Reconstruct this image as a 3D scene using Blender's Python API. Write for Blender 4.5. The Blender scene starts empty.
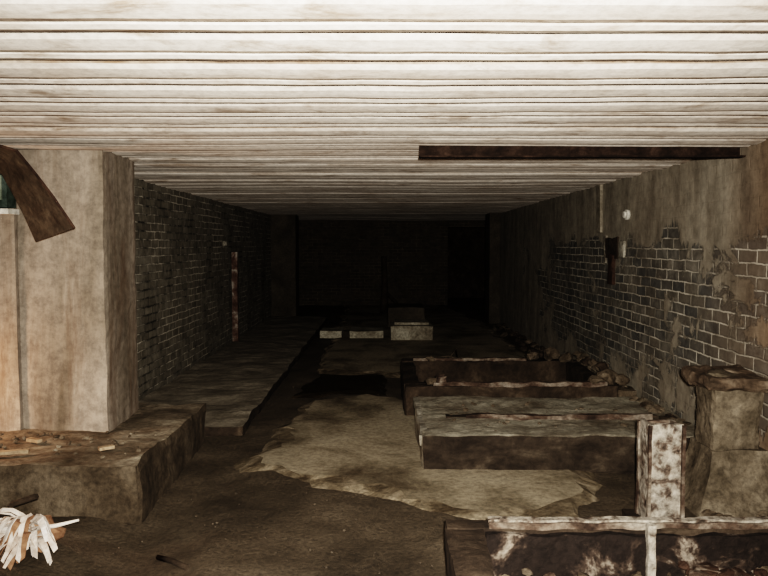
import bpy, bmesh, math, random
from mathutils import Vector, Matrix, noise
random.seed(7)
scene = bpy.context.scene
scene.view_settings.view_transform = 'Filmic'
try: scene.view_settings.look = 'High Contrast'
except Exception: scene.view_settings.look = 'None'
scene.view_settings.exposure = 0.34
scene.view_settings.gamma = 0.86

# ------------------------------------------------------------ materials
def ramp(nt, src, stops, x=0):
    r = nt.nodes.new('ShaderNodeValToRGB')
    cr = r.color_ramp
    while len(cr.elements) < len(stops): cr.elements.new(0.5)
    for e, (p, c) in zip(cr.elements, stops):
        e.position = p; e.color = (c, c, c, 1) if isinstance(c, (int, float)) else (*c, 1)
    nt.links.new(src, r.inputs[0])
    return r.outputs[0]

def noise_n(nt, vec, scale, detail=8, rough=0.6, dist=0.0):
    n = nt.nodes.new('ShaderNodeTexNoise')
    n.inputs['Scale'].default_value = scale
    n.inputs['Detail'].default_value = detail
    n.inputs['Roughness'].default_value = rough
    n.inputs['Distortion'].default_value = dist
    nt.links.new(vec, n.inputs['Vector'])
    return n.outputs[0]

def mapping(nt, vec, scale):
    m = nt.nodes.new('ShaderNodeMapping')
    m.inputs['Scale'].default_value = scale
    nt.links.new(vec, m.inputs['Vector'])
    return m.outputs[0]

def mixc(nt, fac, a, b, mode='MIX'):
    m = nt.nodes.new('ShaderNodeMix'); m.data_type = 'RGBA'; m.blend_type = mode
    for val, idx in ((a, 6), (b, 7)):
        if hasattr(val, 'is_linked'): nt.links.new(val, m.inputs[idx])
        else: m.inputs[idx].default_value = (*val, 1)
    if hasattr(fac, 'is_linked'): nt.links.new(fac, m.inputs[0])
    else: m.inputs[0].default_value = fac
    return m.outputs[2]

def math_n(nt, op, a, b=0.0, clamp=False):
    m = nt.nodes.new('ShaderNodeMath'); m.operation = op; m.use_clamp = clamp
    for val, idx in ((a, 0), (b, 1)):
        if hasattr(val, 'is_linked'): nt.links.new(val, m.inputs[idx])
        else: m.inputs[idx].default_value = val
    return m.outputs[0]

def base(name, rough=0.9, spec=0.2):
    m = bpy.data.materials.new(name); m.use_nodes = True
    nt = m.node_tree
    b = nt.nodes['Principled BSDF']
    b.inputs['Roughness'].default_value = rough
    b.inputs['Specular IOR Level'].default_value = spec
    g = nt.nodes.new('ShaderNodeNewGeometry')
    return m, nt, b, g.outputs['Position']

def bump(nt, b, h, strength, dist=0.02):
    n = nt.nodes.new('ShaderNodeBump')
    n.inputs['Strength'].default_value = strength
    n.inputs['Distance'].default_value = dist
    nt.links.new(h, n.inputs['Height'])
    nt.links.new(n.outputs[0], b.inputs['Normal'])

def grime(name, stops, scale=2.0, stretch=(1, 1, 1), bstr=0.6, bdist=0.02, rough=0.9, spec=0.2, fine=0.35, dist=0.3,
          streak=None, fscale=28):
    m, nt, b, pos = base(name, rough, spec)
    v = mapping(nt, pos, stretch)
    n1 = noise_n(nt, v, scale, 10, 0.65, dist)
    c = ramp(nt, n1, stops)
    n2 = noise_n(nt, pos, fscale, 6, 0.75)
    c2 = ramp(nt, n2, [(0.35, 1 - fine), (0.6, 1.0)])
    col = mixc(nt, 1.0, c, c2, 'MULTIPLY')
    if streak:   # dirt stains: (mapping scale, noise scale, dark colour, lo, hi)
        ns = noise_n(nt, mapping(nt, pos, streak[0]), streak[1], 8, 0.7, 0.4)
        f = ramp(nt, ns, [(streak[3], 0.0), (streak[4], 1.0)])
        col = mixc(nt, math_n(nt, 'MULTIPLY', f, 0.8), col, streak[2])
    nt.links.new(col, b.inputs['Base Color'])
    h = math_n(nt, 'ADD', n1, math_n(nt, 'MULTIPLY', n2, 0.5))
    bump(nt, b, h, bstr, bdist)
    return m

M_ceil = grime('whitewashed_concrete', [(0.26, (.30, .23, .175)), (0.38, (.50, .435, .37)), (0.50, (.63, .57, .50)), (0.75, (.71, .66, .59))],
               1.9, (0.6, 1.4, 1), 0.25, 0.006, fine=0.3, streak=((1, 2.2, 1), 2.4, (.17, .115, .075), .54, .68))
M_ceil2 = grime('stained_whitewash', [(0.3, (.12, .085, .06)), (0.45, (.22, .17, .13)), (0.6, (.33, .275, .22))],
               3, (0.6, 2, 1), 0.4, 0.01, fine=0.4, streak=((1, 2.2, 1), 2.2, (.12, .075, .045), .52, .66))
M_slot = grime('dirty_shaded_joint', [(0.3, (.018, .012, .008)), (0.5, (.045, .031, .022)), (0.72, (.10, .075, .055))], 3, (.6, 2, 1), .6, .01)  # joint dirt plus groove shade, both put into the colour
M_pillar = grime('pillar_concrete', [(0.3, (.11, .09, .066)), (0.45, (.18, .15, .118)), (0.6, (.255, .215, .175)), (0.75, (.34, .295, .245))],
                 1.6, (2.2, 2.2, 0.35), 0.5, 0.01, fine=0.4, streak=((3, 3, .4), 1.6, (.09, .06, .04), .48, .66), fscale=16)
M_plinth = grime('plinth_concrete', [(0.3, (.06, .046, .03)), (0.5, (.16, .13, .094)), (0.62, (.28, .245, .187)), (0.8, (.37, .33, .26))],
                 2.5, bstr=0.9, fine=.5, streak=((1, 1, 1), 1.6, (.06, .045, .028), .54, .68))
M_plside = grime('dark_brown_concrete', [(0.3, (.030, .022, .014)), (0.5, (.065, .05, .034)), (0.7, (.13, .105, .076))], 3.0, bstr=0.9, fine=.5)  # darker brown for the plinth's front and right faces
M_walk = grime('walkway_concrete', [(0.3, (.11, .095, .07)), (0.5, (.20, .175, .137)), (0.7, (.28, .25, .195))], 2.5, bstr=0.6, fine=.4)
M_pier = grime('dimmed_far_pier', [(0.3, (.03, .024, .017)), (0.5, (.052, .042, .03)), (0.7, (.08, .066, .048))], 2.5, bstr=0.6, fine=.4)  # darkened to put the far end's light falloff into the colour
M_slab = grime('floor_concrete', [(0.32, (.08, .062, .041)), (0.42, (.16, .133, .093)), (0.52, (.27, .23, .167)), (0.75, (.36, .315, .235))],
               1.2, bstr=0.7, dist=0.6, fine=.45, streak=((1, 1, 1), 1.1, (.08, .06, .04), .56, .72))
M_slabedge = grime('silted_concrete', [(0.36, (.05, .037, .023)), (0.5, (.13, .104, .07)), (0.62, (.24, .20, .145))],
               3.5, bstr=0.9, dist=0.9, fine=.5)
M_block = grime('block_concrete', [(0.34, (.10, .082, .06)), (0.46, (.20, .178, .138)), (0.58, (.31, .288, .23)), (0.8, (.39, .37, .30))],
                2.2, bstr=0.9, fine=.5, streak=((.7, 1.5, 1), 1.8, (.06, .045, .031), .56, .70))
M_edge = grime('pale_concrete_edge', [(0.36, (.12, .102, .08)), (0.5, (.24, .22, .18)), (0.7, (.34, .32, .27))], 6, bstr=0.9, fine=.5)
M_dark = grime('dark_concrete', [(0.3, (.010, .007, .005)), (0.55, (.035, .025, .017)), (0.75, (.085, .065, .046))], 4, bstr=0.9)  # near-black concrete shared by sump, trough, passage and other parts
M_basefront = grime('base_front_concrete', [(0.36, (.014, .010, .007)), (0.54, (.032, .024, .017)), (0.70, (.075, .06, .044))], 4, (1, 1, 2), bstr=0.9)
M_mud = grime('damp_mud', [(0.3, (.032, .024, .015)), (0.5, (.072, .056, .038)), (0.72, (.12, .096, .068))], 1.6, bstr=1.0, rough=0.7, spec=0.35, fine=0.6, fscale=45)
M_rust = grime('rusted_steel', [(0.3, (.015, .009, .006)), (0.5, (.038, .022, .015)), (0.7, (.075, .045, .03))], 9, bstr=0.8, rough=0.85)
M_angle = grime('blackened_steel', [(0.3, (.007, .005, .004)), (0.5, (.017, .011, .008)), (0.7, (.04, .026, .019))], 9, bstr=0.8, rough=0.9, spec=.1)
M_sheet = grime('weathered_sheet', [(0.3, (.03, .021, .014)), (0.5, (.062, .048, .034)), (0.7, (.11, .088, .062))], 7, bstr=0.5, rough=0.8)
M_rail = grime('corroded_rail', [(0.36, (.022, .014, .010)), (0.48, (.07, .048, .035)), (0.56, (.15, .122, .096)), (0.70, (.27, .24, .20))],
               8, (.5, 1, 1), bstr=1.0, bdist=0.015, fine=.5)
M_flake = grime('flaking_white_paint', [(0.34, (.04, .03, .022)), (0.42, (.12, .09, .07)), (0.49, (.24, .212, .175)), (0.7, (.36, .33, .285))],
                14, bstr=1.0, bdist=0.015, fine=.6)
M_white = grime('lime_crust', [(0.38, (.04, .027, .018)), (0.50, (.12, .092, .066)), (0.62, (.27, .24, .20))], 12, bstr=0.9, fine=.5)
M_crust = grime('patchy_lime_crust', [(0.50, (.014, .010, .008)), (0.555, (.045, .032, .024)), (0.60, (.18, .15, .12)), (0.75, (.30, .27, .23))], 5, bstr=1.0, fine=.5)
M_rubble = grime('rubble', [(0.3, (.04, .029, .018)), (0.5, (.085, .066, .046)), (0.7, (.15, .122, .09))], 7, bstr=0.9, fine=.5)
M_foot = grime('short_pier_concrete', [(0.3, (.045, .036, .024)), (0.5, (.11, .09, .065)), (0.7, (.19, .16, .12))], 5, bstr=0.9, fine=.5)
M_cap = grime('stained_cap_stone', [(0.3, (.03, .022, .015)), (0.5, (.08, .058, .04)), (0.7, (.17, .135, .10))], 7, bstr=0.9, fine=.5)
M_wood = grime('splintered_wood', [(0.3, (.20, .14, .09)), (0.6, (.36, .28, .19))], 12, (0.4, 3, 3), bstr=0.5)
M_paper = grime('torn_paper', [(0.3, (.42, .31, .24)), (0.5, (.60, .53, .46)), (0.7, (.72, .69, .65))], 10, bstr=0.3)
M_orange = grime('stained_paper', [(0.3, (.11, .05, .028)), (0.6, (.28, .165, .10))], 10, bstr=0.3)
M_green = grime('green_enamel', [(0.35, (.018, .027, .021)), (0.6, (.045, .06, .05))], 9, rough=0.6)
M_pale = grime('pale_enamel', [(0.35, (.35, .33, .28)), (0.6, (.6, .58, .52))], 9, rough=0.5)
M_palegreen = grime('pale_green_enamel', [(0.35, (.10, .12, .09)), (0.6, (.20, .23, .18))], 9, rough=0.6)
M_red = grime('red_white_paint', [(0.40, (.05, .028, .02)), (0.52, (.10, .065, .05)), (0.60, (.24, .21, .18))], 6, bstr=0.5)

def puddle_mat():
    m, nt, b, pos = base('puddle_water', 0.25, 0.35)
    n = noise_n(nt, pos, 4)
    nt.links.new(ramp(nt, n, [(0.3, (.008, .006, .004)), (0.7, (.025, .018, .011))]), b.inputs['Base Color'])
    bump(nt, b, noise_n(nt, pos, 6), 0.1, 0.01)
    return m
M_puddle = puddle_mat()

def brick_mat(name, horiz, brickA, brickB, mortar, plaster=None, zlim=None, mort_dark=(.05, .045, .035), lo=.42, hi=.62, roww=.083):
    m, nt, b, pos = base(name, 0.85, 0.25)
    s = nt.nodes.new('ShaderNodeSeparateXYZ'); nt.links.new(pos, s.inputs[0])
    c = nt.nodes.new('ShaderNodeCombineXYZ')
    nz = noise_n(nt, pos, 3, 3)
    nz2 = noise_n(nt, pos, 14, 3)
    zz = math_n(nt, 'ADD', s.outputs['Z'], math_n(nt, 'ADD', math_n(nt, 'MULTIPLY', nz, 0.03), math_n(nt, 'MULTIPLY', nz2, 0.018)))
    hh = math_n(nt, 'ADD', s.outputs[horiz], math_n(nt, 'MULTIPLY', nz2, 0.03))
    nt.links.new(hh, c.inputs[0]); nt.links.new(zz, c.inputs[1])
    br = nt.nodes.new('ShaderNodeTexBrick')
    nt.links.new(c.outputs[0], br.inputs['Vector'])
    br.inputs['Scale'].default_value = 1
    br.inputs['Brick Width'].default_value = 0.24
    br.inputs['Row Height'].default_value = roww
    br.inputs['Mortar Size'].default_value = 0.009
    br.inputs['Mortar Smooth'].default_value = 0.5
    br.inputs['Color1'].default_value = (*brickA, 1)
    br.inputs['Color2'].default_value = (*brickB, 1)
    br.inputs['Mortar'].default_value = (0, 0, 0, 1)
    n1 = noise_n(nt, pos, 1.8, 8, 0.7)
    mort = ramp(nt, n1, [(lo, mort_dark), (hi, mortar)])
    col = mixc(nt, br.outputs['Fac'], br.outputs['Color'], mort)
    n2 = noise_n(nt, pos, 9, 8, 0.7)
    # lime wash residue smeared over the bricks
    wash = ramp(nt, noise_n(nt, pos, 3.2, 9, .72, .4), [(.48, 0.0), (.66, .6)])
    col = mixc(nt, wash, col, tuple(0.5 * k for k in mortar))
    col = mixc(nt, 1.0, col, ramp(nt, n2, [(0.3, .45), (0.65, 1.0)]), 'MULTIPLY')
    hb = math_n(nt, 'MULTIPLY', math_n(nt, 'SUBTRACT', 1.0, br.outputs['Fac']), 1.0)
    h = math_n(nt, 'ADD', hb, math_n(nt, 'MULTIPLY', n2, 0.6))
    if plaster:
        np_ = noise_n(nt, mapping(nt, pos, (1, 0.8, 1.0)), 1.9, 10, 0.72, 0.5)
        # plaster survives on the upper wall and at the foot; bricks show through in between
        za = math_n(nt, 'MAXIMUM', math_n(nt, 'SUBTRACT', s.outputs['Z'], zlim), 0.0)
        zb = math_n(nt, 'MAXIMUM', math_n(nt, 'SUBTRACT', .6, s.outputs['Z']), 0.0)
        k = math_n(nt, 'ADD', np_, math_n(nt, 'ADD', math_n(nt, 'MULTIPLY', za, .9), math_n(nt, 'MULTIPLY', zb, .3)))
        yf = math_n(nt, 'MAXIMUM', math_n(nt, 'MULTIPLY', math_n(nt, 'SUBTRACT', 5.2, s.outputs['Y']), 0.10), 0.0)
        yg = math_n(nt, 'MAXIMUM', math_n(nt, 'MULTIPLY', math_n(nt, 'SUBTRACT', s.outputs['Y'], 9.5), 0.08), 0.0)
        k = math_n(nt, 'ADD', k, math_n(nt, 'ADD', yf, yg))
        mask = ramp(nt, k, [(0.565, 0.0), (0.60, 1.0)])
        np2 = noise_n(nt, mapping(nt, pos, (1, 1.6, 0.45)), 2.2, 9, 0.65, 0.3)
        pc = ramp(nt, np2, [(0.3, plaster[0]), (0.5, plaster[1]), (0.7, plaster[2])])
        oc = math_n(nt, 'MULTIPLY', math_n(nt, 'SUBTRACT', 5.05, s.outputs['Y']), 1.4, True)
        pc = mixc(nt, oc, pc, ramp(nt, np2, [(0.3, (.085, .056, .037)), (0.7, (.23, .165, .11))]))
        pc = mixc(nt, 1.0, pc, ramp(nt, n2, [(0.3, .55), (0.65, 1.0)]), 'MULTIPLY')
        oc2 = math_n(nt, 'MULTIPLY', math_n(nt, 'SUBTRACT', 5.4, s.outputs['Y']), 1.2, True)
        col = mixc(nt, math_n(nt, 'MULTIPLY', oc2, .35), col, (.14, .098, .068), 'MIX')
        col = mixc(nt, mask, col, pc)
        # plaster hides most of the brick relief
        h = mixc(nt, mask, h, math_n(nt, 'ADD', math_n(nt, 'MULTIPLY', n2, .6), math_n(nt, 'ADD', math_n(nt, 'MULTIPLY', hb, .12), 1.4)))
    nt.links.new(col, b.inputs['Base Color'])
    bump(nt, b, h, 0.8, 0.012)
    return m

M_brickL = brick_mat('left_brick', 'Y', (.20, .18, .142), (.13, .114, .088), (.52, .475, .39), lo=.41, hi=.56)
M_brickR = brick_mat('right_brick', 'Y', (.078, .076, .070), (.125, .11, .088), (.50, .465, .39),
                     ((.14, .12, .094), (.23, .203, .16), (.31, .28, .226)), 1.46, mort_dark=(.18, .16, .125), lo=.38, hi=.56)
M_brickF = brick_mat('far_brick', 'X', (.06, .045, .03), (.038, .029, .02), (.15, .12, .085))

# ------------------------------------------------------------ mesh builder
class B:
    def __init__(s): s.bm = bmesh.new(); s.mats = []
    def mi(s, m):
        if m not in s.mats: s.mats.append(m)
        return s.mats.index(m)
    def box(s, x0, x1, y0, y1, z0, z1, m, seg=0.0, amp=0.0, fs=3.0, rot=None, bev=0.0, mfront=None):
        """box whose surface is a grid, worn by noise"""
        i = s.mi(m); ifr = s.mi(mfront) if mfront else i
        seg = seg or 10
        n = [max(1, round((b - a) / seg)) for a, b in ((x0, x1), (y0, y1), (z0, z1))]
        vs = {}
        ctr = Vector(((x0 + x1) / 2, (y0 + y1) / 2, (z0 + z1) / 2))
        def V(a, b, c):
            k = (a, b, c)
            if k not in vs:
                p = Vector((x0 + (x1 - x0) * a / n[0], y0 + (y1 - y0) * b / n[1], z0 + (z1 - z0) * c / n[2]))
                if amp:
                    q = noise.noise_vector(p * fs) * amp + noise.noise_vector(p * fs * 4) * amp * 0.4
                    ext = (a in (0, n[0])) + (b in (0, n[1])) + (c in (0, n[2]))
                    p = p + q
                    if ext >= 2:
                        p += (ctr - p).normalized() * amp * (0.6 + 1.2 * abs(noise.noise(p * 6)))
                if rot is not None: p = ctr + rot @ (p - ctr)
                vs[k] = s.bm.verts.new(p)
            return vs[k]
        def F(l, mi_=None):
            f = s.bm.faces.new(l); f.material_index = i if mi_ is None else mi_; f.smooth = False
        for a in range(n[0]):
            for b in range(n[1]):
                F([V(a, b, 0), V(a, b + 1, 0), V(a + 1, b + 1, 0), V(a + 1, b, 0)])
                F([V(a, b, n[2]), V(a + 1, b, n[2]), V(a + 1, b + 1, n[2]), V(a, b + 1, n[2])])
            for c in range(n[2]):
                F([V(a, 0, c), V(a + 1, 0, c), V(a + 1, 0, c + 1), V(a, 0, c + 1)], ifr)
                F([V(a, n[1], c), V(a, n[1], c + 1), V(a + 1, n[1], c + 1), V(a + 1, n[1], c)])
        for b in range(n[1]):
            for c in range(n[2]):
                F([V(0, b, c), V(0, b, c + 1), V(0, b + 1, c + 1), V(0, b + 1, c)])
                F([V(n[0], b, c), V(n[0], b + 1, c), V(n[0], b + 1, c + 1), V(n[0], b, c + 1)], ifr)
    def rock(s, c, r, m, sq=(1, 1, .7)):
        i = s.mi(m)
        res = bmesh.ops.create_icosphere(s.bm, subdivisions=2 if r > .02 else 1, radius=1)
        off = Vector((random.random() * 50, random.random() * 50, 0))
        R = Matrix.Rotation(random.random() * 6, 3, 'Z')
        pl = [(Vector((random.gauss(0, 1), random.gauss(0, 1), random.gauss(0, 1))).normalized(), random.uniform(.45, .8)) for _ in range(7)]
        for v in res['verts']:
            p = v.co.copy()
            for nrm, d in pl:
                e = p.dot(nrm) - d
                if e > 0: p -= nrm * e
            p *= 1 + noise.noise(p * 2 + off) * 0.35
            v.co = Vector(c) + R @ (Vector((p.x * sq[0], p.y * sq[1], p.z * sq[2])) * r * 1.25)
        for f in {f for v in res['verts'] for f in v.link_faces}: f.material_index = i
    def tube(s, pts, r, m, seg=10):
        i = s.mi(m); rings = []
        pts = [Vector(p) for p in pts]
        for k, p in enumerate(pts):
            d = (pts[min(k + 1, len(pts) - 1)] - pts[max(k - 1, 0)]).normalized()
            a = d.cross(Vector((0.31, 0.2, 0.93)) if abs(d.z) < .9 else Vector((1, 0, 0))).normalized()
            b_ = d.cross(a)
            rr = r[k] if isinstance(r, (list, tuple)) else r
            rings.append([s.bm.verts.new(p + (a * math.cos(t) + b_ * math.sin(t)) * rr) for t in [2 * math.pi * j / seg for j in range(seg)]])
        for A, C in zip(rings, rings[1:]):
            for j in range(seg):
                f = s.bm.faces.new([A[j], A[(j + 1) % seg], C[(j + 1) % seg], C[j]]); f.material_index = i; f.smooth = True
        for R in (rings[0], rings[-1]):
            f = s.bm.faces.new(R); f.material_index = i
    def slab(s, poly, z0, z1, m, step=0.12, amp=0.04, inset=.16, medge=None):
        """irregular edged slab from a (roughly convex) plan polygon"""
        i = s.mi(m); ie = s.mi(medge) if medge else i; pts = []
        for k, p in enumerate(poly):
            q = Vector(poly[(k + 1) % len(poly)]); p = Vector(p)
            n = max(1, int((q - p).length / step))
            for j in range(n):
                t = p.lerp(q, j / n)
                o = noise.noise_vector(Vector((t.x, t.y, 3.3)) * 2.5) * amp + noise.noise_vector(Vector((t.x, t.y, 8)) * 9) * amp * .5
                pts.append(Vector((t.x + o.x, t.y + o.y)))
        c = sum(pts, Vector((0, 0))) / len(pts)
        def ring(k, z):
            out = []
            for p in pts:
                w = k * (1 + .8 * noise.noise(Vector((p.x, p.y, k * 9)) * 6))
                out.append(s.bm.verts.new((*(p + (c - p).normalized() * w), z)))
            return out
        rs = [ring(0, z0), ring(inset * .5, (z0 + z1) / 2 + .008), ring(inset, z1)]
        N = len(pts)
        cv = s.bm.verts.new((c.x, c.y, z1))
        for k in range(N):
            f = s.bm.faces.new([rs[-1][k], rs[-1][(k + 1) % N], cv]); f.material_index = i
        for q_, (A, C) in enumerate(zip(rs, rs[1:])):
            for k in range(N):
                l = (k + 1) % N
                f = s.bm.faces.new([A[k], A[l], C[l], C[k]]); f.material_index = ie
    def strip(s, L, R, m, th=0.004):
        i = s.mi(m)
        n = len(L)
        L = [Vector(p) for p in L]; R = [Vector(p) for p in R]
        nr = [(R[k] - L[k]).cross(L[min(k + 1, n - 1)] - L[max(k - 1, 0)]).normalized() * th for k in range(n)]
        rows = [[s.bm.verts.new(p) for p in (L[k] - nr[k], R[k] - nr[k], R[k] + nr[k], L[k] + nr[k])] for k in range(n)]
        for A, C in zip(rows, rows[1:]):
            for j in range(4):
                f = s.bm.faces.new([A[j], A[(j + 1) % 4], C[(j + 1) % 4], C[j]]); f.material_index = i
        for A in (rows[0], rows[-1]):
            f = s.bm.faces.new(A); f.material_index = i
    def done(s, name, smooth=False):
        bmesh.ops.recalc_face_normals(s.bm, faces=s.bm.faces)
        xs = [v.co for v in s.bm.verts]
        c = Vector([(min(p[k] for p in xs) + max(p[k] for p in xs)) / 2 for k in range(3)])
        c.z = min(p.z for p in xs)
        bmesh.ops.translate(s.bm, verts=s.bm.verts, vec=-c)
        me = bpy.data.meshes.new(name); s.bm.to_mesh(me); s.bm.free()
        for m in s.mats: me.materials.append(m)
        o = bpy.data.objects.new(name, me); o.location = c
        scene.collection.objects.link(o)
        return o

XR, XL = 2.27, -2.35
CZ = 2.12
# ------------------------------------------------------------ room shell
def ground(x, y):
    z = -0.045 + noise.noise(Vector((x, y, 0)) * 1.3) * .02 + noise.noise(Vector((x, y, 4)) * 5) * .012 + noise.noise(Vector((x, y, 9)) * 14) * .006
    # worn channel beside the plinth
    tx = max(0, 1 - abs(x + 1.3) / .5); ty = 1 if y < 4.6 else max(0, 1 - (y - 4.6) / 1.2)
    return z - .09 * tx * tx * (3 - 2 * tx) * ty
b = B()
i = b.mi(M_mud)
ux = [-3.3 + 6.9 * a / 120 for a in range(121)]
uy = [-1 + 3.0 * c / 15 for c in range(15)] + [2 + 5.0 * c / 110 for c in range(110)] + [7 + 15 * c / 120 for c in range(121)]
g = [[b.bm.verts.new((x, y, ground(x, y))) for y in uy] for x in ux]
for a in range(len(ux) - 1):
    for c in range(len(uy) - 1):
        f = b.bm.faces.new([g[a][c], g[a + 1][c], g[a + 1][c + 1], g[a][c + 1]]); f.smooth = True; f.material_index = i
fl = b.done('floor')

b = B()   # ribbed ceiling: precast ribs with joints coloured dark for dirt and groove shade
P = 0.36
prof = []
y = -0.95
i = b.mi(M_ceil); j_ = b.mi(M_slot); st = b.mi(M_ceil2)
while y < 22:
    v = random.uniform(-.007, .007)
    # (offset, height, material of the face that starts here)
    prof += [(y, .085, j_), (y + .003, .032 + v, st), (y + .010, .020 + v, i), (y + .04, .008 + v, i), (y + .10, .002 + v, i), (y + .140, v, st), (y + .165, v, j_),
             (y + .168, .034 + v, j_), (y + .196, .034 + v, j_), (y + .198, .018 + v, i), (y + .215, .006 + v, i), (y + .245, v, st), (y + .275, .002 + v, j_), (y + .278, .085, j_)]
    y += P
cols = []
xs = [-3.3 + 6.9 * k / 60 for k in range(61)]
for x in xs:
    cols.append([b.bm.verts.new((x, py, CZ + pz + noise.noise(Vector((x * .6, py * .5, 1))) * .012 + noise.noise(Vector((x * 4, py * 3, 1))) * .0028)) for py, pz, _ in prof])
for A, C in zip(cols, cols[1:]):
    for k in range(len(prof) - 1):
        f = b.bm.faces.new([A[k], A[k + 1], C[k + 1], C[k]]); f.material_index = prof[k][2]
up = [[b.bm.verts.new((x, yy, CZ + .3)) for yy in (prof[0][0], prof[-1][0])] for x in (xs[0], xs[-1])]
f = b.bm.faces.new([up[0][0], up[1][0], up[1][1], up[0][1]]); f.material_index = i
b.done('ceiling')

WT = CZ + .09
b = B(); b.box(XL - .25, XL, 5.6, 22, -.15, WT, M_brickL); b.done('wall_left')
b = B(); b.box(-3.3, -3.1, -1, 5.1, -.15, WT, M_brickL); b.done('wall_side')
b = B(); b.box(XR, XR + .25, -1, 15.2, -.15, WT, M_brickR); b.done('wall_right')
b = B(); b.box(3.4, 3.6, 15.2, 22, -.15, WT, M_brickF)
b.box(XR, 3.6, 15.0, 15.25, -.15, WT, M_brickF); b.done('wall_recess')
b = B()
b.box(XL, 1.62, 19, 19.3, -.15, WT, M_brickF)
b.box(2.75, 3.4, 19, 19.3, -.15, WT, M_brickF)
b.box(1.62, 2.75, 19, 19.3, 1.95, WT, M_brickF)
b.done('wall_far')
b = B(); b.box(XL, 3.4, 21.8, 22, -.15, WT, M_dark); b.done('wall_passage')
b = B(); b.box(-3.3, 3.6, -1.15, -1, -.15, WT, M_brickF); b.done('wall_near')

# ------------------------------------------------------------ piers and pillar
b = B()
b.box(-3.1, -1.88, 5.03, 5.68, .2, CZ + .06, M_pillar, .05, .009, 3.5)
b.box(-2.62, -2.46, 4.985, 5.06, .2, CZ + .05, M_pillar, .06, .004)
b.done('concrete_pillar')
b = B(); b.box(XL, -1.83, 15.5, 16.1, -.05, CZ + .06, M_pier, .15, .01); b.done('wall_pier')
b = B(); b.box(2.06, XR, 14.6, 15.2, -.05, CZ + .06, M_pier, .15, .01); b.done('wall_pier')
b = B()
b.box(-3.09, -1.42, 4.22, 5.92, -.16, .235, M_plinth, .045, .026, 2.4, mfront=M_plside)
b.done('pillar_plinth')

b = B(); b.box(XL + .03, -1.15, 5.98, 15.4, -.08, .03, M_walk, .06, .022, 2.2, mfront=M_dark); b.done('concrete_walkway')

# ------------------------------------------------------------ floor slabs
b = B()
b.slab([(-1.0, 5.0), (-.3, 4.56), (.3, 4.16), (.66, 3.95), (1.1, 4.1), (1.4, 4.7), (1.45, 5.3), (.9, 6.3), (.15, 7.4), (-.2, 7.6), (-.75, 7.4), (-.92, 6.2)], -.06, -.012, M_slab, amp=.10, inset=.18, medge=M_slabedge)
b.done('floor_slab')
b = B()
b.slab([(-.85, 8.8), (.0, 8.6), (2.0, 8.4), (2.0, 14.5), (1.5, 18.9), (-.95, 18.9)], -.06, -.005, M_slab, amp=.12, inset=.22, medge=M_slabedge)
b.done('floor_slab')
b = B()
b.slab([(-.97, 7.45), (-.3, 7.55), (.0, 7.55), (.12, 8.3), (.06, 8.8), (-.75, 8.85)], -.06, -.020, M_puddle, amp=.09)
b.done('water_puddle')

# ------------------------------------------------------------ machine bases on the right
b = B()
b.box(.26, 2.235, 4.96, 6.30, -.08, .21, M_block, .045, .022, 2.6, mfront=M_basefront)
b.box(.245, .29, 4.98, 6.28, .15, .218, M_edge, .04, .016, 4)
b.box(.60, 2.0, 5.46, 5.51, .19, .245, M_rail, .04, .012, 6)
b.box(.45, 2.05, 5.515, 5.60, .19, .222, M_dark, .04, .012, 6)
for k in range(30):
    b.rock((random.uniform(.5, 2.1), random.uniform(5.1, 6.1), .215), random.uniform(.006, .022), M_rubble)
for k in range(26):
    yy = random.uniform(5.3, 6.2)
    xx = 2.17 - abs(random.gauss(0, .06))
    b.rock((xx, yy, .20), random.uniform(.02, .06), random.choice([M_rubble, M_foot, M_dark]))
b.done('concrete_machine_base')

b = B()  # open sump
b.box(.18, 2.08, 6.55, 6.68, -.08, .25, M_dark, .05, .016, 4)
b.box(.18, 2.08, 7.95, 8.1, -.08, .26, M_dark, .05, .016, 4)
b.box(.18, .32, 6.68, 7.95, -.08, .25, M_dark, .05, .016, 4)
b.box(1.95, 2.08, 6.68, 7.95, -.08, .25, M_dark, .05, .016, 4)
b.box(.32, 1.95, 6.68, 7.95, -.08, .0, M_dark, .1, .01)
b.box(.42, 2.0, 6.56, 6.62, .235, .285, M_rail, .04, .014, 7)
b.box(.30, 1.55, 7.97, 8.03, .245, .285, M_rail, .04, .014, 7)
b.box(.30, 1.95, 7.25, 7.31, .10, .15, M_dark, .04, .010, 7)
b.box(.46, .56, 6.57, 6.66, .2, .35, M_rail, .04, .016, 7)
for c, r in (((.42, 6.62, .29), .05), ((2.0, 6.65, .30), .08), ((1.9, 6.6, .29), .06), ((2.03, 6.75, .30), .08), ((1.62, 8.0, .30), .07), ((1.8, 8.02, .31), .09), ((1.95, 7.9, .30), .08), ((.5, 7.98, .28), .05)):
    b.rock(c, r, M_rubble)
for k in range(45):
    yy = random.uniform(6.6, 8.1)
    xx = 2.16 - abs(random.gauss(0, .05))
    b.rock((xx, yy, random.uniform(.12, .32)), random.uniform(.03, .07), random.choice([M_rubble, M_rubble, M_foot, M_dark]))
b.box(2.07, 2.235, 6.5, 8.15, -.08, .22, M_rubble, .06, .02, 4)
b.done('open_sump_trough')

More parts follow.
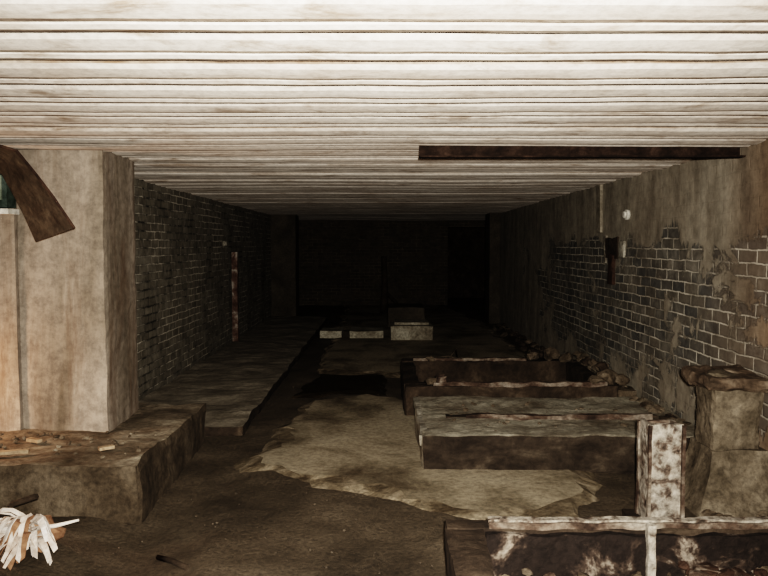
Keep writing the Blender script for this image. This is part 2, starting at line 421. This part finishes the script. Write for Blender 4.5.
b = B()  # low trough in the foreground
b.box(.28, 2.245, 3.28, 3.37, -.08, .235, M_dark, .04, .018, 4)
b.box(.28, .44, 1.7, 3.3, -.08, .225, M_dark, .04, .018, 4)
b.box(.46, 2.25, 3.25, 3.30, .238, .266, M_rail, .03, .008, 7)
b.box(.46, 2.25, 3.262, 3.305, .262, .275, M_flake, .025, .006, 7)
b.box(.44, 2.25, 1.7, 3.28, -.08, .015, M_dark, .06, .02, 4)
b.box(1.163, 1.20, 3.215, 3.25, .0, .275, M_flake, .03, .006, 7)
b.box(.44, 2.24, 3.245, 3.285, .0, .215, M_crust, .03, .012, 7)
b.box(.50, 1.12, 2.93, 3.10, -.02, .065, M_crust, .03, .02, 8)
for k in range(50):
    b.rock((random.uniform(.48, 1.12), random.uniform(2.85, 3.22), .02 + random.random() * .04), random.uniform(.006, .03), random.choice([M_white, M_rubble, M_dark, M_rail]))
for k in range(60):
    b.rock((random.uniform(1.25, 2.15), random.uniform(2.9, 3.24), .03 + random.random() * .06), random.uniform(.008, .035), random.choice([M_white, M_rubble, M_rust, M_dark]))
for k in range(10):
    b.rock((.82 + random.gauss(0, .10), 2.97 + random.gauss(0, .03), .07), random.uniform(.02, .04), random.choice([M_edge, M_white]), (1.5, 1, .5))
    b.rock((1.5 + random.gauss(0, .12), 3.12 + random.gauss(0, .03), .10), random.uniform(.02, .05), random.choice([M_rust, M_rail]), (1.5, 1, .5))
b.done('foreground_trough')

b = B()  # flaking stub post: channel section on a foot
b.box(1.42, 1.605, 3.95, 3.975, -.06, .545, M_flake, .03, .007, 9)
b.box(1.42, 1.445, 3.97, 4.10, -.06, .545, M_flake, .03, .005, 8)
b.box(1.58, 1.605, 3.97, 4.10, -.06, .535, M_flake, .03, .005, 8)
b.box(1.41, 1.615, 4.09, 4.12, -.06, .53, M_rail, .03, .005, 8)
b.box(1.415, 1.432, 3.93, 3.955, -.05, .54, M_rail, .03, .004, 8)
b.box(1.594, 1.612, 3.93, 3.955, -.05, .54, M_rail, .03, .004, 8)
b.box(1.35, 1.68, 3.9, 4.18, -.06, .0, M_dark, .05, .01, 5)
b.done('steel_stub_post')

b = B()  # short pier with cap and flared foot
b.box(1.93, 2.22, 4.32, 4.6, .1, .68, M_foot, .035, .016, 5)
b.box(1.87, 2.24, 4.25, 4.68, .655, .735, M_cap, .03, .020, 6)
b.rock((2.02, 4.45, .73), .10, M_foot, (1.2, 1, .25)); b.rock((2.14, 4.5, .735), .07, M_cap, (1.1, 1, .3))
i = b.mi(M_foot)
R0 = [(1.76, 4.12), (2.26, 4.12), (2.26, 4.8), (1.76, 4.8)]; R1 = [(1.92, 4.30), (2.24, 4.30), (2.24, 4.62), (1.92, 4.62)]
lv = []
for t in [k / 10 for k in range(11)]:
    w = (1 - t) ** 1.8
    ring = []
    for e in range(4):
        for u in range(6):
            s_ = u / 6
            p = [R0[e][q] + (R0[(e + 1) % 4][q] - R0[e][q]) * s_ for q in (0, 1)]
            q2 = [R1[e][q] + (R1[(e + 1) % 4][q] - R1[e][q]) * s_ for q in (0, 1)]
            P3 = Vector((q2[0] + (p[0] - q2[0]) * w, q2[1] + (p[1] - q2[1]) * w, -.06 + .36 * t))
            P3 += noise.noise_vector(P3 * 7) * .018; P3.x = min(P3.x, 2.262)
            ring.append(b.bm.verts.new(P3))
    lv.append(ring)
for A, C in zip(lv, lv[1:]):
    for k in range(24):
        f = b.bm.faces.new([A[k], A[(k + 1) % 24], C[(k + 1) % 24], C[k]]); f.material_index = i
b.bm.faces.new(lv[0]).material_index = i; b.bm.faces.new(lv[-1]).material_index = i
for k in range(25):
    b.rock((random.uniform(1.75, 2.2), random.uniform(4.0, 4.15), -.02), random.uniform(.01, .04), M_rubble)
b.done('short_concrete_pier')

b = B()  # rubble along foot of right wall
for k in range(80):
    yy = 8.25 + 5.5 * random.random() ** 1.5; t = 1 - (yy - 8.25) / 7
    xx = 2.17 - abs(random.gauss(0, .10))
    zz = .0 + max(0, xx - 1.9) * .5 * t
    b.rock((xx, yy, zz), random.uniform(.02, .06), random.choice([M_rubble, M_dark, M_dark]))
b.done('rubble_heap')

# ------------------------------------------------------------ blocks further back
b = B(); b.box(.10, .78, 11.75, 12.5, -.02, .22, M_block, .08, .014); b.box(.16, .72, 11.9, 12.4, .21, .26, M_block, .08, .012); b.done('concrete_block')
b = B(); b.box(.07, .75, 13.6, 14.6, -.02, .36, M_pier, .1, .015); b.done('concrete_block')
b = B(); b.box(-1.05, -.68, 12.1, 12.6, -.02, .10, M_block, .06, .012); b.done('concrete_kerb')
b = B(); b.box(-.56, .0, 12.0, 12.6, -.02, .11, M_block, .06, .012); b.done('concrete_kerb')
b = B(); b.tube([(0.0, 16.5, -.02), (.02, 16.5, .6), (0.0, 16.5, 1.25)], [.1, .07, .06], M_dark); b.tube([(0, 16.5, .5), (.25, 16.45, .25), (.4, 16.4, 0)], .035, M_dark); b.done('rusty_standpipe')
b = B(); b.box(-2.31, -2.22, 11.3, 11.40, .03, 1.40, M_red, .05, .008, 5); b.done('painted_wall_post')
b = B(); b.tube([(XL, 10.9, 1.52), (XL + .04, 10.9, 1.52)], .04, M_edge, 16); b.tube([(XL + .035, 10.9, 1.52), (XL + .06, 10.9, 1.52)], .03, M_edge, 16); b.done('wall_fitting')
b = B(); b.tube([(XR, 6.95, 1.78), (XR - .03, 6.95, 1.78)], .048, M_pale, 20); b.tube([(XR - .025, 6.95, 1.78), (XR - .05, 6.95, 1.78)], .03, M_pale, 16); b.done('wall_fitting')
b = B()
for pts, r in (([(.5, 9.6, .03), (.8, 9.2, .12), (1.2, 9.0, .05)], .012), ([(.7, 8.9, .02), (.9, 9.3, .2), (.95, 9.6, .02)], .01)):
    b.tube(pts, r, M_rubble, 6)
b.done('fallen_sticks')

# rusty bracket in the broken brick on right wall
b = B()
b.box(XR - .02, XR + .0, 7.22, 7.60, 1.36, 1.58, M_dark, .03, .014, 8)
b.box(XR - .035, XR + .0, 7.30, 7.48, 1.10, 1.42, M_rust, .03, .014, 8)
b.box(XR - .022, XR + .0, 7.02, 7.18, 1.38, 1.54, M_edge, .03, .012, 9)
b.box(XR - .022, XR + .0, 7.60, 7.68, 1.3, 1.6, M_edge, .03, .012, 9)
b.done('rusted_wall_bracket')
b = B(); b.box(XR - .03, XR, 7.78, 7.92, 1.62, CZ + .02, M_walk, .06, .008); b.done('trim_1')

# ------------------------------------------------------------ steel angle under ceiling
b = B()
b.box(.22, XR - .01, 4.78, 4.79, 2.048, 2.132, M_angle, .05, .003)
b.box(.22, XR - .01, 4.70, 4.79, 2.048, 2.058, M_angle, .05, .003)
b.done('rusted_steel_angle')

# ------------------------------------------------------------ hanging bent sheet + junction box
b = B()
L = [(-2.72, 4.80, 2.06), (-2.56, 4.80, 2.03), (-2.43, 4.79, 1.95), (-2.36, 4.78, 1.83), (-2.29, 4.77, 1.70), (-2.21, 4.76, 1.52)]
R = [(-2.55, 4.40, 2.105), (-2.32, 4.40, 2.10), (-2.15, 4.41, 2.05), (-2.05, 4.42, 1.92), (-1.95, 4.43, 1.78), (-1.84, 4.45, 1.60)]
b.strip(L, R, M_sheet, .006)
b.tube(R, .009, M_rust, 6)
b.done('bent_metal_sheet')
b = B()
b.box(-2.62, -2.44, 4.86, 4.98, 1.74, 2.0, M_green, .03, .003)
b.box(-2.64, -2.42, 4.83, 4.98, 1.70, 1.735, M_pale, .03, .002)
b.box(-2.60, -2.47, 4.845, 4.87, 1.79, 1.95, M_palegreen, .03, .002)
b.tube([(-2.53, 4.93, 2.0), (-2.53, 4.93, 2.13)], .018, M_rust)
b.done('junction_box')

# ------------------------------------------------------------ debris on plinth + ground
b = B()
b.box(-2.40, -2.15, 4.42, 4.46, .24, .262, M_wood, .05, .006, 5, Matrix.Rotation(.25, 3, 'Z'))
b.box(-2.30, -2.18, 4.70, 4.74, .24, .262, M_wood, .05, .006, 5, Matrix.Rotation(-.5, 3, 'Z'))
b.box(-1.76, -1.66, 4.52, 4.56, .24, .262, M_wood, .03, .006, 5, Matrix.Rotation(.6, 3, 'Z'))
for k in range(70):
    b.rock((random.uniform(-2.6, -1.5), random.uniform(4.35, 4.95), .243), random.uniform(.005, .02), random.choice([M_rubble, M_rubble, M_plinth, M_foot]))
b.done('wood_scraps')

b = B()  # torn paper bundle, strips fanning out
for k in range(60):
    a = math.radians(random.uniform(150, 330)); ln = random.uniform(.12, .30)
    d = Vector((math.cos(a), math.sin(a), 0)); sd = Vector((-d.y, d.x, 0)) * random.uniform(.012, .03)
    o = Vector((-1.74, 3.62, random.uniform(.02, .12)))
    hgt = random.uniform(.02, .14)
    Lp, Rp = [], []
    for j in range(6):
        t = j / 5
        p = o + d * ln * t + Vector((0, 0, math.sin(t * 2.6) * hgt - t * .05))
        w = sd * (1 - t * .6)
        tw = Vector((0, 0, .012 * math.sin(k + 2 * t)))
        Lp.append(p - w + tw); Rp.append(p + w - tw)
    b.strip(Lp, Rp, M_paper if random.random() > .3 else M_orange, .0015)
b.rock((-1.72, 3.66, .06), .09, M_orange, (1.2, 1, .8))
b.rock((-1.85, 3.78, .03), .10, M_dark, (1.2, 1, .8))
b.tube([(-1.75, 3.6, .1), (-1.6, 3.58, .13), (-1.5, 3.6, .15)], [.014, .011, .006], M_paper, 6)
b.tube([(-2.1, 3.9, -.02), (-1.95, 3.85, .14), (-1.8, 3.8, .2)], .016, M_dark, 6)
b.done('torn_paper_bundle')

b = B(); b.tube([(-1.16, 3.75, ground(-1.16, 3.75) + .012), (-1.05, 3.62, ground(-1.05, 3.62) + .02), (-.95, 3.52, ground(-.95, 3.52) + .012)], .014, M_dark, 6); b.done('dark_stick')
b = B()
for k in range(150):
    x = random.uniform(-1.35, 1.2); y = random.uniform(2.9, 4.6) if k % 2 else random.uniform(3, 8)
    b.rock((x, y, max(ground(x, y), -.03) + .002), random.uniform(.003, .008), M_mud)
b.done('floor_gravel')

# ------------------------------------------------------------ lights: camera flash + an added warm light off to the left, source unseen
def spot(name, loc, rot, e, col, size, blend, r):
    l = bpy.data.lights.new(name, 'SPOT'); l.energy = e; l.color = col; l.spot_size = size; l.spot_blend = blend; l.shadow_soft_size = r
    o = bpy.data.objects.new(name, l); o.location = loc; o.rotation_euler = rot; scene.collection.objects.link(o)
spot('camera_flash', (.04, -.05, 1.57), (math.radians(85), 0, 0), 2150, (1, .94, .86), math.radians(92), 1.0, .03)
l = bpy.data.lights.new('added_warm_glow', 'POINT'); l.energy = 24; l.color = (1, .60, .40); l.shadow_soft_size = .06  # added warm glow, no lamp modelled
o = bpy.data.objects.new('added_warm_glow', l); o.location = (-2.85, 4.6, .62); scene.collection.objects.link(o)

w = bpy.data.worlds.new('World'); scene.world = w; w.use_nodes = True
w.node_tree.nodes['Background'].inputs[0].default_value = (0, 0, 0, 1)

cam = bpy.data.cameras.new('Camera'); cam.lens = 35; cam.sensor_width = 36; cam.clip_start = .02
co = bpy.data.objects.new('Camera', cam); co.location = (0, 0, 1.5); co.rotation_euler = (math.radians(90 - 3.3), 0, 0)
scene.collection.objects.link(co); scene.camera = co
